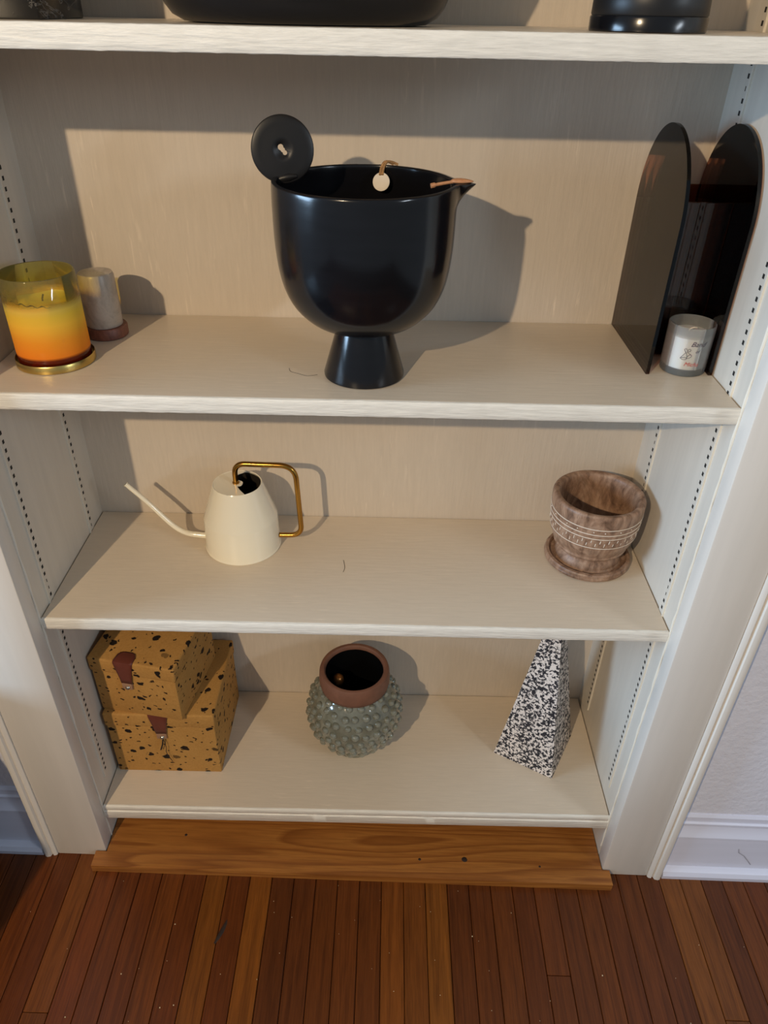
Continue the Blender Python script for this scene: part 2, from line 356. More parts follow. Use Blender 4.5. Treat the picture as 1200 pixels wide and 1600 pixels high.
def baseboard(name, x0, x1):
    prof = [(-0.008, 0.0), (-0.034, 0.0), (-0.035, 0.010), (-0.031, 0.018), (-0.024, 0.022), (-0.021, 0.023), (-0.021, 0.108), (-0.0225, 0.111), (-0.0225, 0.115),
            (-0.0195, 0.121), (-0.0155, 0.130), (-0.0145, 0.138), (-0.0165, 0.142), (-0.0165, 0.146), (-0.013, 0.148), (-0.013, 0.160), (-0.010, 0.165), (-0.008, 0.165)]
    bm = prism(bmesh.new(), prof, 'x', x0, x1)
    for v in bm.verts: v.co.z += fz(v.co.x)
    return struct(obj(name, bm, M_base, auto=25))
baseboard('baseboard_left', -1.5, -0.114); bbr = baseboard('baseboard_right', 1.011, 2.3)
bm = bmesh.new(); tube(bm, [(1.135, -0.0215, 0.083 + fz(1.13)), (1.138, -0.0215, 0.072 + fz(1.13)), (1.150, -0.0215, 0.062 + fz(1.13)), (1.162, -0.0215, 0.046 + fz(1.13)), (1.170, -0.0215, 0.034 + fz(1.13))], 0.0005, 6)
obj('paint_crack', bm, simple('grey crack', s2l((150, 148, 158)), 0.7, 0, 60), bbr)

# floor: oak strips running away from the recess
floor = struct(obj('floor', B(-1.6, 2.4, -2.4, 0.30, -0.05, -0.008), M_scar))
floor.location.z = FZ0; floor.rotation_euler.y = FT
PITCH = 0.0391
lgt, mid, drk, red = (0.260, 0.100, 0.018, 1), (0.150, 0.050, 0.014, 1), (0.105, 0.035, 0.012, 1), (0.158, 0.046, 0.012, 1)
tone = {0: lgt, 1: red, 2: lgt, 3: drk, 4: drk, 5: mid, 6: mid, 7: mid, 8: (0.235, 0.085, 0.018, 1), 9: (0.215, 0.08, 0.018, 1), 10: (0.27, 0.11, 0.022, 1), 11: drk, 12: (0.13, 0.042, 0.013, 1),
        13: mid, 14: (0.135, 0.042, 0.013, 1), 15: (0.155, 0.05, 0.015, 1), 16: (0.13, 0.042, 0.013, 1), 17: mid, 18: (0.135, 0.042, 0.013, 1), 19: (0.14, 0.046, 0.014, 1), 20: drk, 21: (0.25, 0.10, 0.025, 1), 22: (0.22, 0.086, 0.022, 1),
        23: drk, -1: red, -2: (0.20, 0.064, 0.015, 1), -3: red, -4: red, -5: (0.185, 0.052, 0.013, 1), -6: (0.24, 0.086, 0.018, 1), -7: red, -8: (0.19, 0.058, 0.014, 1)}
joints = {15: [-0.205], 22: [-0.262], -6: [-0.284]}
for k in range(-22, 40):
    x0 = 0.185 + k * PITCH
    ys = [0.20] + joints.get(k, []) + [-0.42 - random.random() * 0.7, -1.5]
    for a, b in zip(ys, ys[1:]):
        bm = B(-PITCH / 2 + 0.0005, PITCH / 2 - 0.0005, -(a - b) / 2 + 0.0004, (a - b) / 2 - 0.0004, -0.010, 0.0, 0.0009, 1)
        p = obj('plank', bm, M_plank, floor, False, (x0 + PITCH / 2, (a + b) / 2, random.uniform(-0.0003, 0.0003)))
        c = tone.get(k, random.choice((mid, red, drk, mid))); j = random.uniform(0.92, 1.08) * (0.85 if b < -0.4 and a < 0 else 1)
        c = [a_ * 0.72 + b_ * 0.28 for a_, b_ in zip(c, (0.165, 0.050, 0.0105))]; c = [c[0] * 0.95, c[1] * 0.80, c[2] * 0.58]; p.color = (c[0] * j, c[1] * j, c[2] * j, 1)
bm = bmesh.new(); tube(bm, [(0.222, -0.175, 0.0), (0.226, -0.166, 0.0), (0.230, -0.156, 0.0), (0.2345, -0.142, 0.0), (0.2355, -0.136, 0.0)], [0.0014, 0.0032, 0.0038, 0.0026, 0.0008], 8)
for v in bm.verts: v.co.z *= 0.35
obj('gouge_mark', bm, M_scar, floor)
# a few paint crumbs on the boards
bm = bmesh.new()
for i in range(46):
    x, y = random.uniform(-0.12, 1.15), random.uniform(-0.30, -0.07); r = random.choice((0.0005, 0.0006, 0.0007, 0.0011))
    bmesh.ops.create_icosphere(bm, subdivisions=1, radius=r, matrix=Matrix.Translation((x, y, fz(x) + r * 0.6)))
cr = obj('paint_crumbs', bm, M_crumb); cr['kind'] = 'stuff'; tag(cr, 'tiny pale paint crumbs scattered over the wooden floor', 'crumbs')

# oak threshold board under the lowest shelf
bm = prism(bmesh.new(), [(-0.018, -0.060), (0.912, -0.060), (0.912, -0.032), (0.8985, -0.032), (0.8985, 0.268), (0.0015, 0.268), (0.0015, -0.032), (-0.018, -0.032)], 'z', 0.0004, 0.0175)
bevel_all(bm, 0.0022, 2)
th = tag(obj('threshold_board', bm, M_oak), 'golden oak board with dark grain lying on the floor under the lowest shelf', 'board')
th.location.z = FZ0; th.rotation_euler.y = FT
for (x, y, r) in ((0.648, -0.022, 0.0052), (0.566, -0.025, 0.0026), (0.135, 0.005, 0.0026), (0.785, -0.03, 0.0022)):
    bm = lathe(bmesh.new(), [(0, 0.0181), (r * 0.7, 0.0180), (r, 0.0174)], 14); 
    for v in bm.verts: v.co.x *= random.uniform(0.85, 1.25)
    obj('knot', bm, M_scar, th, True, (x, y, 0))

# ------------------------------------------------------------------ shelves
def shelf(z, t, label, lip=0.0):
    s = empty('shelf', (0, 0, z)); tag(s, label, 'shelf', 'painted shelves in the recess')
    bm = B(0.0015, W - 0.0015, 0.0040, D - 0.001, -t + 0.0008, 0.0, 0.0009, 1); obj('board', bm, M_shelf, s)
    # front edge: thick, uneven coat of paint, its lamp brightness put into the colour
    bm = bmesh.new(); n = 120; jit = 0.00006 if lip else 0.0002; prof = [(0.0040, 0.0002), (0.0007, 0.0001), (0.0, -0.0008), (-0.0002, -t * 0.35), (-0.0002, -t * 0.7), (0.0, -t + 0.0008), (0.0007, -t - 0.0002), (0.0040, -t - 0.0003)]
    if lip: prof = [(0.0040, 0.0004), (0.0012, 0.0), (0.0, -0.0016), (0.0, -0.0105), (0.0016, -0.0120), (0.0016, -0.0132), (-0.0008, -0.0145), (-0.0008, -t + 0.0018), (0.0006, -t), (0.0040, -t)]
    rows = []
    for i in range(n + 1):
        x = 0.0016 + (W - 0.0032) * i / n
        rows.append([bm.verts.new((x, y + random.uniform(-jit, jit), zz + random.uniform(-jit, jit))) for y, zz in prof])
    for a, b in zip(rows, rows[1:]):
        for j in range(len(prof) - 1): bm.faces.new((a[j], b[j], b[j + 1], a[j + 1]))
        bm.faces.new((a[-1], b[-1], b[0], a[0]))
    bm.faces.new(rows[0]); bm.faces.new(rows[-1][::-1])
    obj('front_edge', bm, M_edge, s, True, None, 60)
    return s
sA = shelf(ZA, 0.0205, 'cream painted shelf at the top, above the black footed bowl')
sB = shelf(ZB, 0.0200, 'cream painted shelf carrying the black footed bowl and the candles')
sC = shelf(ZC, 0.0190, 'cream painted shelf carrying the watering can and the wooden pot')
sD = shelf(ZD, 0.0340, 'lowest cream painted shelf with a double front edge, above the oak board', 1)
def crack(sh, pts, r=0.0003):
    bm = bmesh.new(); tube(bm, spline([(x, y, 0.0) for x, y in pts], 5), r, 5); obj('paint_crack', bm, M_scar, sh)
crack(sB, [(0.365, 0.090), (0.368, 0.080), (0.378, 0.074), (0.390, 0.068), (0.402, 0.072)])
crack(sC, [(0.425, 0.150), (0.428, 0.132), (0.426, 0.120)], 0.0004)

# ------------------------------------------------------------------ black footed bowl, disc handle and spout
BX, BY = 0.4595, 0.079
bowl = empty('footed_bowl', (BX, BY, ZB)); tag(bowl, 'large glossy black footed bowl with a round disc handle and a pointed spout', 'bowl')
ft = [(0, 0.0), (0.047, 0.0), (0.0490, 0.0012), (0.0492, 0.004), (0.0335, 0.0585), (0.033, 0.0615), (0, 0.0615)]
obj('foot', lathe(bmesh.new(), ft, 72), M_black, bowl)
out = [(0.0, 0.0600), (0.034, 0.0602), (0.048, 0.0645), (0.062, 0.0710), (0.075, 0.0820), (0.0850, 0.0950), (0.0925, 0.1120), (0.0970, 0.1320), (0.0995, 0.1560), (0.1003, 0.1800), (0.1004, 0.2050), (0.1000, 0.2200), (0.0990, 0.2225)]
inn = [(0.0962, 0.2228), (0.0945, 0.2205), (0.0945, 0.2000), (0.0942, 0.1700), (0.0915, 0.1350), (0.0830, 0.1050), (0.0640, 0.0820), (0.0400, 0.0720), (0, 0.0700)]
bm = bmesh.new(); prof = [(p[0], p[1]) for p in spline([(r, 0, z) for r, z in out], 4) for p in [(p.x, p.z)]] + [(p.x, p.z) for p in spline([(r, 0, z) for r, z in inn], 4)]
prof = [(max(r, 0), z) for r, z in prof]; lathe(bm, prof, 160)
# pull the rim out to a beak on the right (+x) side
for v in bm.verts:
    a = math.atan2(v.co.y, v.co.x); k = math.exp(-(a / 0.085) ** 2) * 1.0 + math.exp(-(a / 0.22) ** 2) * 0.25
    h = max(0.0, (v.co.z - 0.196) / 0.0265)
    if h > 0 and math.hypot(v.co.x, v.co.y) > 0.08:
        d = 0.0165 * k * min(1, h) ** 1.6
        v.co.x += d * math.cos(a); v.co.y += d * math.sin(a); v.co.z -= 0.0010 * k * h
obj('body', bm, M_black, bowl, True, None, 50)
# disc handle standing on the left rim, pierced by a key-hole in a shallow dimple
def disc_handle():
    bm = bmesh.new(); n = 72; R0 = 0.0335; th = 0.0056
    def hole(a):   # key-hole outline, slightly slanted
        best = 0
        for cx_, cz_, r_ in ((-0.0016, 0.0026, 0.0030), (0.0019, -0.0034, 0.0024), (0.0002, -0.0004, 0.0024)):
            dx, dz = math.cos(a), math.sin(a); b_ = dx * cx_ + dz * cz_; disc = b_ * b_ - (cx_ * cx_ + cz_ * cz_ - r_ * r_)
            if disc > 0: best = max(best, b_ + math.sqrt(disc))
        return max(best, 0.0010)
    lay = []
    def ring(fr, y): lay.append([bm.verts.new((fr(a) * math.cos(a), y, fr(a) * math.sin(a))) for a in [2 * PI * i / n for i in range(n)]])
    ring(hole, -th / 2 + 0.0020); ring(lambda a: max(0.0072, hole(a) + 0.0012), -th / 2 + 0.0012); ring(lambda a: 0.0094, -th / 2 - 0.0002); ring(lambda a: 0.0125, -th / 2 - 0.0003)
    for f in (0.55, 0.75, 0.92): ring(lambda a, f=f: R0 * f, -th / 2 + 0.0006 * f * f)
    ring(lambda a: R0 * 0.98, -th / 2 + 0.0014); ring(lambda a: R0, 0.0); ring(lambda a: R0 * 0.98, th / 2 - 0.0014); ring(lambda a: R0 * 0.9, th / 2)
    ring(lambda a: max(0.0072, hole(a) + 0.0012), th / 2); ring(hole, th / 2 - 0.0004)
    for a, b in zip(lay, lay[1:] + lay[:1]):
        for i in range(n): j = (i + 1) % n; bm.faces.new((a[i], a[j], b[j], b[i]))
    return bm
dh = obj('disc_handle', disc_handle(), M_blackmatte, bowl, True, (0.3712 - BX, 0.094 - BY, 0.2485))
dh.rotation_euler = (math.radians(-6), math.radians(-8), math.radians(12))
obj('handle_lug', tube(bmesh.new(), [(-0.0985, 0.013, 0.2150), (-0.091, 0.013, 0.2200), (-0.082, 0.013, 0.2220), (-0.074, 0.013, 0.2230)], [0.0040, 0.0050, 0.0044, 0.0020], 12), M_blackmatte, bowl)

# small wooden spoon in the spout
sp = empty('wooden_spoon', (BX + 0.1010, BY - 0.001, ZB + 0.2220)); tag(sp, 'tiny tan wooden spoon lying in the spout of the black bowl', 'spoon')
bm = bmesh.new(); pts = [(-0.030, -0.008, -0.0020), (-0.026, -0.007, -0.0013), (-0.018, -0.005, 0.0), (-0.006, -0.0015, 0.0014)]
tube(bm, spline(pts, 5), [0.0026] * 6 + [0.0017] * 10, 8); obj('handle', bm, M_spoon, sp)
bm = bmesh.new(); bmesh.ops.create_uvsphere(bm, u_segments=20, v_segments=12, radius=1.0)
for v in bm.verts: v.co = Vector((0.0035 + v.co.x * 0.0125, v.co.y * 0.0048 * (1 - 0.35 * v.co.x), 0.0018 + v.co.z * (0.0028 if v.co.z > 0 else 0.0024) * (1 - 0.3 * v.co.x)))
obj('spoon_bowl', bm, M_spoon, sp)

# round paper tag on twine, hung over the far rim
tg = empty('price_tag', (BX, BY, ZB)); tag(tg, 'round white paper tag hanging on twine inside the black bowl', 'tag')
bm = lathe(bmesh.new(), [(0, 0), (0.0098, 0), (0.0101, 0.0003), (0.0098, 0.0007), (0, 0.0007)], 40)
tgx, tgy, tgz = 0.0168, 0.0825, 0.2062
pd = obj('tag_disc', bm, M_tag, tg, True, (tgx, tgy, tgz)); pd.rotation_euler = (math.radians(74), 0, math.radians(-8))
bm = bmesh.new()
for off in (-0.0012, 0.0016):
    tube(bm, spline([(tgx - 0.0003 + off, tgy + 0.0006, tgz + 0.0075), (tgx + 0.0010 + off, tgy + 0.0075, tgz + 0.0140), (tgx + 0.0048 + off, tgy + 0.0120, tgz + 0.0195), (tgx + 0.010 + off, tgy + 0.0165, tgz + 0.0190), (tgx + 0.016 + off * 2, tgy + 0.0190, tgz + 0.0160)], 6), 0.0015, 7)
obj('twine', bm, M_twine, tg)

# ------------------------------------------------------------------ orange candle on its brass tray, stone pillar on wood
cxo, cyo = 0.0700, 0.0990
bm = lathe(bmesh.new(), [(0, 0), (0.0455, 0), (0.0475, 0.0012), (0.0475, 0.0095), (0.0468, 0.0105), (0.0460, 0.0095), (0.0460, 0.0040), (0, 0.0040)], 72)
tag(obj('brass_tray', bm, M_brasspale, None, True, (cxo, cyo, ZB)), 'round brass lid used as a tray under the orange candle', 'tray')
cj = empty('candle_jar', (cxo, cyo, ZB + 0.0042)); tag(cj, 'ombre yellow to orange glass candle jar on the brass tray', 'candle')
ro, ri = 0.0437, 0.0412
bm = lathe(bmesh.new(), [(0, 0.0), (ro - 0.003, 0.0), (ro - 0.0008, 0.0012), (ro, 0.004), (ro, 0.1065), (ro - 0.0012, 0.1080), (ri, 0.1070), (ri, 0.0145), (ri - 0.004, 0.0120), (0, 0.0115)], 80)
obj('glass_jar', bm, M_ombre, cj)
bm = bmesh.new(); n = 72; prof = [(0, 0.0118), (0.036, 0.0120), (0.0405, 0.0145), (0.0410, 0.068), (0.0408, 0.074), (0.0385, 0.0735), (0.020, 0.0705), (0, 0.070)]
lathe(bm, prof, n)
for v in bm.verts:   # one burnt side hangs lower than the other
    if v.co.z > 0.063: v.co.z += 0.0030 * math.sin(math.atan2(v.co.y, v.co.x) * 1 + 2.4) + 0.0010 * math.sin(math.atan2(v.co.y, v.co.x) * 5)
obj('wax', bm, M_waxcream, cj); obj('wick', tube(bmesh.new(), [(0, 0, 0.068), (0.0005, 0, 0.075), (0.0022, 0.001, 0.080)], 0.0011, 8), M_wickdark, cj)
bm = bmesh.new(); pts = []
for i in range(30):
    a = math.radians(-150 + 95 * i / 29); pts.append((0.0409 * math.cos(a), 0.0409 * math.sin(a), 0.0880 - 0.0120 * (i / 29) ** 0.8 + 0.0012 * math.sin(i * 1.3)))
tube(bm, pts, [0.0005 + 0.0003 * (i % 5 == 0) for i in range(30)], 6); obj('soot_line', bm, M_wickdark, cj)
px, py = 0.1050, 0.1905
bm = lathe(bmesh.new(), [(0, 0), (0.0262, 0), (0.0278, 0.0014), (0.0280, 0.0130), (0.0266, 0.0150), (0, 0.0150)], 48)
tag(obj('wooden_coaster', bm, M_coaster, None, True, (px, py, ZB)), 'small round dark wooden base under the grey stone pillar', 'coaster')
bm = bmesh.new(); lathe(bm, [(0, 0), (0.0232, 0), (0.0238, 0.001), (0.0238, 0.020), (0.0234, 0.045), (0.0230, 0.0665), (0.0215, 0.0695), (0.017, 0.0705), (0, 0.0700)], 40)
for v in bm.verts: v.co.x += random.uniform(-1, 1) * 0.0002; v.co.y += random.uniform(-1, 1) * 0.0002
tag(obj('stone_pillar_candle', bm, M_stone, None, True, (px - 0.0010, py, ZB + 0.0151)), 'grey stone pillar candle on a wooden base behind the orange candle', 'candle')

# ------------------------------------------------------------------ smoky acrylic holder and votive
ah = empty('acrylic_holder', (0.854, 0.184, ZB)); tag(ah, 'smoky brown acrylic magazine holder with two arched sides', 'holder')
def arch(x0, x1):
    hw = 0.0890; H = 0.272; r = hw; poly = [(-hw, 0.0), (hw, 0.0)]
    for i in range(0, 41):
        a = PI * i / 40; poly.append((hw * math.cos(a), (H - 0.098) + 0.098 * math.sin(a)))
    return bevel_all(prism(bmesh.new(), poly, 'x', x0, x1), 0.0007, 1, 50)
obj('arched_side', arch(-0.0400, -0.0355), M_acrylic, ah); obj('arched_side', arch(0.0385, 0.0430), M_acrylic, ah)
obj('front_panel', B(-0.0352, 0.0382, -0.033, -0.029, 0.004, 0.1930, 0.0006, 1), M_acrylic, ah)
obj('rear_panel', B(-0.0352, 0.0382, 0.078, 0.082, 0.004, 0.1930, 0.0006, 1), M_acrylic, ah)
obj('bottom_panel', B(-0.0352, 0.0382, -0.0285, 0.0775, 0.004, 0.0080, 0.0006, 1), M_acrylic, ah)

vx, vy = 0.8655, 0.1150
vt = empty('votive_candle', (vx, vy, ZB)); tag(vt, 'small white votive candle in printed clear glass inside the acrylic holder', 'candle')
VO, VI = 0.0285, 0.0272
bm = lathe(bmesh.new(), [(0, 0), (0.0262, 0), (0.0276, 0.0012), (0.0278, 0.006), (VO, 0.0610), (VO - 0.0010, 0.0622), (VI + 0.0002, 0.0612), (VI - 0.0006, 0.0090), (VI - 0.004, 0.0072), (0, 0.0070)], 64)
obj('glass_cup', bm, M_votive, vt)
obj('wax', lathe(bmesh.new(), [(0, 0.0072), (0.0235, 0.0073), (0.0258, 0.0092), (0.0266, 0.0480), (0.0240, 0.0492), (0.012, 0.0502), (0, 0.0508)], 56), M_waxwhite, vt)
obj('wick', tube(bmesh.new(), spline([(-0.003, 0, 0.0500), (-0.001, 0, 0.0535), (0.003, 0, 0.0548), (0.007, 0.001, 0.0540)], 5), 0.0009, 8), M_wick, vt)
def wrap(bm, a0, h0, R0):
    for v in bm.verts:
        s, h = v.co.x, v.co.y; a = a0 + s / R0; r = R0 + 0.00028 + 0.0007 * (h + h0) / 0.062; d = v.co.z
        v.co = Vector(((r + d) * math.cos(a), (r + d) * math.sin(a), h + h0))
    return bm
def text_bm(txt, size, shear):
    cu = bpy.data.curves.new('tmp_text', 'FONT'); cu.body = txt; cu.size = size; cu.shear = shear; cu.resolution_u = 3; cu.align_x = 'LEFT'
    o = bpy.data.objects.new('tmp_text', cu); COL.objects.link(o)
    dg = bpy.context.evaluated_depsgraph_get(); me = bpy.data.meshes.new_from_object(o.evaluated_get(dg)); bpy.data.objects.remove(o)
    bm = bmesh.new(); bm.from_mesh(me); bpy.data.meshes.remove(me); return bm
A0 = math.radians(-113)
RB = 0.0281
for txt, size, s0, h0, mat, nm in (('Band', 0.0088, 0.0040, 0.0405, M_ink, 'printed_word'), ('of', 0.0060, 0.0110, 0.0325, M_ink, 'printed_word'), ('Micha', 0.0074, 0.0010, 0.0150, M_inkred, 'printed_word')):
    bm = text_bm(txt, size, 0.35); obj(nm, wrap(bm, A0 + s0 / RB, h0, RB), mat, vt, False)
bm = bmesh.new()   # the little line drawing: a bell-like figure with a bow
def stroke(p, r=0.00025): tube(bm, spline([(x, y, 0) for x, y in p], 5), r, 5)
stroke([(-0.0062, 0.0000), (-0.0040, 0.0034), (-0.0020, 0.0062), (-0.0012, 0.0085), (-0.0028, 0.0098), (-0.0034, 0.0118), (-0.0014, 0.0128), (-0.0002, 0.0108)])
stroke([(-0.0062, 0.0000), (-0.0030, -0.0016), (0.0005, -0.0010), (0.0012, 0.0008), (-0.0015, 0.0014), (-0.0062, 0.0000)])
stroke([(0.0012, 0.0008), (0.0036, 0.0010), (0.0062, 0.0034), (0.0058, 0.0052), (0.0040, 0.0056), (0.0018, 0.0034), (0.0008, 0.0010)])
stroke([(0.0058, 0.0052), (0.0028, 0.0072), (0.0010, 0.0080), (0.0004, 0.0104), (0.0022, 0.0126), (0.0040, 0.0118), (0.0030, 0.0096), (0.0006, 0.0092)])
stroke([(-0.0010, 0.0080), (0.0002, 0.0060), (0.0010, 0.0030)])
obj('printed_drawing', wrap(bm, A0 + 0.0015 / RB, 0.0245, RB), M_ink, vt)

# ------------------------------------------------------------------ watering can
kx, ky = 0.2595, 0.1900
can = empty('watering_can', (kx, ky, ZC)); tag(can, 'cream enamel watering can with a thin spout and a brass tube handle', 'watering can')
outp = [(0, 0.0), (0.0596, 0.0), (0.0606, 0.0010), (0.0608, 0.0024), (0.0600, 0.0040), (0.0596, 0.0060), (0.0582, 0.0560), (0.0578, 0.0580), (0.0382, 0.1155), (0.0374, 0.1168)]
inp = [(0.0362, 0.1160), (0.0560, 0.0570), (0.0570, 0.0550), (0.0585, 0.0050), (0, 0.0030)]
obj('body', lathe(bmesh.new(), outp + inp, 96), M_canwhite, can, True, None, 12)
# half lid on the left, with a small tongue round the handle; the right half is open
bm = bmesh.new(); pts = []
for i in range(37): a = math.radians(78) + math.radians(222) * i / 36; pts.append((0.0370 * math.cos(a), 0.0370 * math.sin(a)))
edge = [(0.0085, -0.0200), (0.0020, -0.0090), (0.0070, -0.0062), (0.0085, 0.0010), (0.0050, 0.0065), (-0.0020, 0.0100), (-0.0060, 0.0170), (-0.0040, 0.0260), (0.0020, 0.0315)]
pts += [(p.x, p.y) for p in spline([(x, y, 0) for x, y in edge], 4)]
prism(bm, pts, 'z', 0.1148, 0.1160); obj('half_lid', bm, M_canwhite, can, True)
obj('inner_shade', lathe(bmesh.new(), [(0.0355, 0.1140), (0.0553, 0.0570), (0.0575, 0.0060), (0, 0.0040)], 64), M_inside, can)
bm = bmesh.new(); path = spline([(-0.0560, 0, 0.0120), (-0.070, 0, 0.0125), (-0.090, 0, 0.0150), (-0.106, 0, 0.0235), (-0.120, 0, 0.0375), (-0.147, 0, 0.0720), (-0.1765, 0, 0.1050)], 6)
nn = len(path); tube(bm, path, [0.0052 - 0.0017 * i / nn for i in range(nn)], 14, False)
lip = [p.copy() for p in path[-2:]]
dirv = (lip[1] - lip[0]).normalized()
tube(bm, [lip[1] - dirv * 0.0002, lip[1] + dirv * 0.0010], [0.0040, 0.0041], 14, False)
so = obj('spout', bm, M_canwhite, can)
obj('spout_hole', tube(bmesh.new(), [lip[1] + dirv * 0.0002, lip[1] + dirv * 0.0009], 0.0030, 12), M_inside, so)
bm = bmesh.new(); hp = fillet([(-0.0020, 0, 0.1140), (-0.0020, 0, 0.1510), (0.0915, 0, 0.1510), (0.0965, 0, 0.0210), (0.0570, 0, 0.0195)], 0.025, 10)
tube(bm, hp, 0.0042, 14); obj('handle', bm, M_brass, can)
obj('handle_collar', lathe(bmesh.new(), [(0.0042, 0.1160), (0.0054, 0.1160), (0.0054, 0.1180), (0.0042, 0.1188)], 20, (-0.0020, 0)), M_brass, can)
can.rotation_euler.z = math.radians(-2)

# ------------------------------------------------------------------ carved wooden pot on its saucer
qx, qy = 0.8165, 0.1735
bm = lathe(bmesh.new(), [(0, 0), (0.0630, 0), (0.0668, 0.0020), (0.0680, 0.0055), (0.0668, 0.0085), (0.0672, 0.0105), (0.0655, 0.0130), (0.0615, 0.0135), (0.0595, 0.0115), (0.0590, 0.0085), (0, 0.0080)], 80)
tag(obj('wooden_saucer', bm, M_potwood, None, True, (qx, qy, ZC)), 'round brown wooden saucer under the carved pot', 'saucer')
pot = empty('wooden_pot', (qx, qy, ZC + 0.0082)); tag(pot, 'carved brown wooden pot with white inlaid rings standing on a saucer', 'pot')
PO = [(0, 0.0), (0.0495, 0.0), (0.0510, 0.0030), (0.0500, 0.0090), (0.0465, 0.0160), (0.0480, 0.0205), (0.0545, 0.0245), (0.0575, 0.0285), (0.0572, 0.0320), (0.0605, 0.0390), (0.0655, 0.0520), (0.0678, 0.0700), (0.0690, 0.0880), (0.0696, 0.1040), (0.0694, 0.1110), (0.0672, 0.1145), (0.0640, 0.1150), (0.0600, 0.1135), (0.0575, 0.1080),
      (0.0560, 0.0900), (0.0530, 0.0600), (0.0460, 0.0360), (0.0360, 0.0270), (0.0200, 0.0250), (0.0120, 0.0265), (0.0, 0.0270)]
obj('body', lathe(bmesh.new(), [(max(p.x, 0), p.z) for p in spline([(r, 0, z) for r, z in PO], 3)], 96), M_potwood, pot)
def pr(z):
    for (r0, z0), (r1, z1) in zip(PO[7:15], PO[8:16]):
        if z0 <= z <= z1: return r0 + (r1 - r0) * (z - z0) / (z1 - z0)
    return 0.066
for z in (0.0920, 0.0825, 0.0750, 0.0570):
    bm = bmesh.new(); n = 96; rr = pr(z)
    lathe(bm, [(rr - 0.0004, z - 0.0009), (rr + 0.0006, z - 0.0004), (rr + 0.0006, z + 0.0004), (rr - 0.0004, z + 0.0009)], n); obj('inlaid_ring', bm, M_white_line, pot)
bm = bmesh.new()
for i in range(64):
    a = 2 * PI * i / 64; z = 0.0662 + (0.0035 if i % 2 else -0.0025); rr = pr(z) + 0.0002; h = random.uniform(0.0018, 0.0034)
    tube(bm, [(pr(z - h) * math.cos(a), pr(z - h) * math.sin(a), z - h), (pr(z + h) * math.cos(a + 0.01), pr(z + h) * math.sin(a + 0.01), z + h)], 0.00065, 5)
o = obj('carved_dashes', bm, M_white_line, pot); o['kind'] = 'stuff'
bm = bmesh.new()
for i in range(20):
    a = 2 * PI * (i + random.uniform(-0.2, 0.2)) / 20; z = 0.0872; rr = pr(z) + 0.0001
    bmesh.ops.create_icosphere(bm, subdivisions=1, radius=0.0011, matrix=Matrix.Translation((rr * math.cos(a), rr * math.sin(a), z)))
o = obj('inlaid_dots', bm, M_white_line, pot); o['kind'] = 'stuff'

# ------------------------------------------------------------------ cowhide boxes
def hide_box(name, cx, cy, z, w_, d_, h, lid_h, rz, label, strap_x, cord):
    b = empty(name, (cx, cy, z), rz); tag(b, label, 'box', 'cowhide boxes')
    obj('body', B(-w_ / 2 + 0.002, w_ / 2 - 0.002, -d_ / 2 + 0.002, d_ / 2 - 0.002, 0.0, h - 0.008, 0.003, 2), M_hide, b)
    obj('lid', B(-w_ / 2, w_ / 2, -d_ / 2, d_ / 2, h - lid_h, h, 0.0035, 3), M_hide, b)
    # leather tongue: rounded on top of the lid, bends over the edge, tapers down the front
    yf = -d_ / 2; bm = bmesh.new(); n = 9
    rows = []
    path = [(yf + 0.024, h + 0.0012, 0.0070), (yf + 0.021, h + 0.0016, 0.0130), (yf + 0.016, h + 0.0018, 0.0160), (yf + 0.003, h + 0.0018, 0.0172), (yf - 0.0010, h + 0.0004, 0.0170), (yf - 0.0022, h - 0.003, 0.0165),
            (yf - 0.0022, h - 0.020, 0.0132), (yf - 0.0022, h - 0.036, 0.0105), (yf - 0.0020, h - 0.047, 0.0092)]
    for y, zz, hw in path: rows.append([bm.verts.new((strap_x + hw * (2 * i / 6 - 1), y, zz)) for i in range(7)])
    for a, c in zip(rows, rows[1:]):
        for i in range(6): bm.faces.new((a[i], a[i + 1], c[i + 1], c[i]))
    st = obj('strap', bm, M_leather, b)
    so_ = st.modifiers.new('thickness', 'SOLIDIFY'); so_.thickness = 0.0018; so_.offset = -1
    obj('strap_end', B(strap_x - 0.0088, strap_x + 0.0088, yf - 0.0030, yf + 0.0026, h - 0.060, h - 0.0465, 0.0012, 2), simple('pale worn leather', s2l((160, 124, 98)), 0.5, 0, 40, 0.1), st)
    bm = lathe(bmesh.new(), [(0, 0.0034), (0.0022, 0.0030), (0.0036, 0.0016), (0.0042, 0.0)], 20); bmesh.ops.rotate(bm, verts=bm.verts, cent=(0, 0, 0), matrix=Matrix.Rotation(PI / 2, 3, 'X'))
    obj('snap', bm, M_snap, st, True, (strap_x + 0.001, yf - 0.0028, h - 0.0555))
    if cord:
        bm = bmesh.new(); y = yf - 0.0040
        tube(bm, spline([(strap_x + 0.002, y, h - 0.058), (strap_x - 0.0005, y - 0.001, h - 0.072), (strap_x - 0.006, y, h - 0.088)], 6), 0.0013, 6)
        tube(bm, spline([(strap_x + 0.003, y, h - 0.058), (strap_x + 0.005, y - 0.001, h - 0.080), (strap_x + 0.003, y, h - 0.096), (strap_x + 0.010, y + 0.001, h - 0.122)], 6), 0.0006, 6)
        obj('cord', bm, M_cord, st)
    return b
hide_box('hide_box', 0.1030, 0.1670, ZD, 0.194, 0.188, 0.158, 0.032, 0.0, 'larger spotted tan cowhide box standing on the lowest shelf', 0.0, True)
hide_box('hide_box', 0.0905, 0.1500, ZD + 0.1585, 0.152, 0.160, 0.126, 0.030, math.radians(-9.5), 'smaller spotted tan cowhide box stacked on top of the larger one', -0.012, False)

